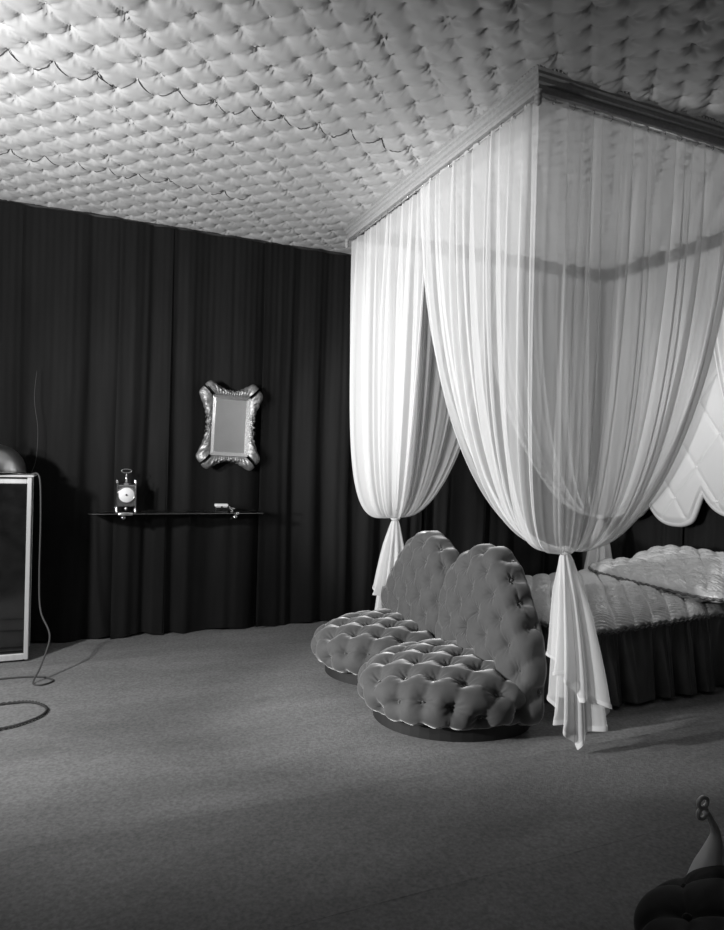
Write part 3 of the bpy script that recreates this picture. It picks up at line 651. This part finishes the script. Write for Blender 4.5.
obj('head', lathe([(0.001, -0.007), (0.006, -0.004), (0.007, 0.001), (0.001, 0.009)], (1.026, 4.94, ckz+0.034), 10), M['chrome'], fg)

# ---------------------------------------------------------------- lacquer cabinet at the left edge
cx0, cx1, cy0, cy1, ct = -1.15, -0.292, 4.70, 4.96, 1.182
cab = thing('lacquer_cabinet', 'black lacquer cabinet with a bright metal frame at the left edge', 'cabinet', ((cx0+cx1)/2, (cy0+cy1)/2, 0))
obj('body', box(cx0+.01, cx1-.01, cy0+.02, cy1, 0.012, ct-.02), M['black'], cab, smooth=False)
xm = (cx0+cx1)/2
for a_, b_ in ((cx0+.035, xm-.002), (xm+.002, cx1-.028)):
    d_ = obj('door_panel', box(a_, b_, cy0+0.006, cy0+0.022, 0.075, ct-0.045, 0.003), M['lacquer'], cab, smooth=False)
    kx = xm-.03 if a_ < xm-.1 else xm+.03
    obj('knob', lathe([(0.012, -0.03), (0.014, -0.02), (0.006, -0.012), (0.006, 0.0)], (kx, cy0+0.006, 0.62), 14, 'y'), M['chrome'], d_)
for nm, g_ in (('frame_stile', box(cx1-.027, cx1, cy0, cy0+.02, 0.012, ct-.0, .004)), ('frame_stile', box(cx0, cx0+.036, cy0, cy0+.05, 0.03, ct-.0, .004)),
               ('frame_rail', box(cx0+.036, cx1-.027, cy0+.001, cy0+.05, 0.012, 0.052, .004)), ('frame_rail', box(cx0+.036, cx1-.027, cy0+.001, cy0+.05, ct-.042, ct-.012, .004)),
               ('side_stile', box(cx1-.014, cx1-.006, cy1-.02, cy1, 0.03, ct, .002))):
    obj(nm, g_, M['alu'], cab, smooth=False)
obj('top_plate', box(cx0-.01, cx1+.012, cy0-.01, cy1+.01, ct, ct+.014, .004), M['alu'], cab, smooth=False)
for fx in (cx0+.05, cx1-.05): obj('foot', box(fx-.03, fx+.03, cy0+.03, cy1-.03, 0, .012), M['black'], cab, smooth=False)
# domed reflector lamp on the cabinet
lx_, ly_ = -0.525, 4.83
lampo = thing('reflector_lamp', 'domed brushed metal lamp reflector standing on the lacquer cabinet', 'lamp', (lx_, ly_, ct+.014))
pr = spline([(0.19, 0.0), (0.188, 0.03), (0.165, 0.09), (0.115, 0.145), (0.05, 0.172), (0.004, 0.178)], 26)
obj('dome', lathe(np.vstack([pr, pr[::-1]*np.array([0.96, 0.965])]), (lx_, ly_, ct+.028), 64), M['dome'], lampo)
obj('rim', tube([(lx_+0.19*math.cos(a_), ly_+0.19*math.sin(a_)*0.6, ct+.020) for a_ in np.linspace(0, 2*PI, 49)[:-1]], 0.006, 8, True), M['chrome'], lampo)
obj('finial', lathe([(0.012, 0.205), (0.014, 0.215), (0.006, 0.225), (0.010, 0.236), (0.001, 0.246)], (lx_, ly_, ct), 12), M['chrome'], lampo)
# cords
tag(obj('lamp_cord', tube(spline([(-0.30, 4.80, ct+.018), (-0.262, 4.735, ct+.02), (-0.245, 4.715, ct-.05), (-0.238, 4.705, 0.9), (-0.236, 4.66, 0.55), (-0.22, 4.58, 0.35), (-0.16, 4.45, 0.22), (-0.20, 4.32, 0.08), (-0.235, 4.25, 0.008), (-0.19, 4.20, 0.006), (-0.13, 4.26, 0.006), (-0.20, 4.35, 0.006), (-0.36, 4.38, 0.006), (-0.60, 4.36, 0.006)], 120), 0.0055, 7), M['cord'], loc=(-0.3, 4.4, 0)),
    'thin grey flex hanging from the cabinet top and curling on the carpet', 'cord')
tw = spline([(-0.55, 3.92, 0.009), (-0.34, 3.95, 0.009), (-0.22, 3.93, 0.009), (-0.145, 3.82, 0.009), (-0.16, 3.72, 0.009), (-0.24, 3.64, 0.009), (-0.34, 3.60, 0.009), (-0.6, 3.56, 0.009)], 150)
k_ = np.arange(150); st = [tube(tw+np.stack([0.004*np.cos(k_*0.9+o_), 0.004*np.sin(k_*0.9+o_), 0.003*np.sin(k_*0.9+o_)], -1), 0.0042, 6) for o_ in (0, PI)]
tag(obj('twisted_cord', join(*st), M['chain'], loc=(-0.3, 3.8, 0)), 'dark twisted cord lying in a loop on the carpet at the left', 'cord')
tag(obj('hanging_wire', tube(spline([(-0.335, 4.90, ct+0.0155), (-0.315, 4.96, ct+0.02), (-0.29, 5.02, 1.30), (-0.285, 5.03, 1.5), (-0.31, 5.035, 1.7), (-0.30, 5.05, 1.9)], 30), 0.0018, 6), M['chain'], loc=(-0.28, 5.03, ct)),
    'thin wire running up the dark drape above the cabinet', 'wire')

# ---------------------------------------------------------------- low tufted chair at the lower right corner
QX, QY = 1.535, 1.02
ch = thing('tufted_chair', 'dark tufted low chair with a white curved frame, cut off at the lower right', 'chair', (QX, QY, 0))
puff('seat', seat_fn(QX, QY, 0.30, 0.30, 0.10, 0.335, (0.125, 0.125), 0.35, 0.1), 130, 90, None, 0.036, M['darkvelvet'], ch, SM, 0.5)
obj('plinth', ell(QX, QY, 0.24, 0.24, 0.0, 0.12), M['plinth'], ch, smooth=False)
stp = spline([(1.560, 1.27, 0.175), (1.595, 1.275, 0.255), (1.635, 1.28, 0.320), (1.645, 1.28, 0.375), (1.622, 1.28, 0.420), (1.602, 1.28, 0.445)], 40)
obj('curved_stile', tube(stp, np.interp(np.linspace(0, 1, 40), [0, .3, .6, .8, 1], [0.046, 0.036, 0.013, 0.008, 0.010]), 12), M['white'], ch)
for zz_ in (0.442, 0.472):
    obj('pierced_scroll', tube([(1.590+0.017*math.cos(a_), 1.28, zz_+0.014*math.sin(a_)) for a_ in np.linspace(0, 2*PI, 25)[:-1]], 0.006, 8, True), M['white'], ch)
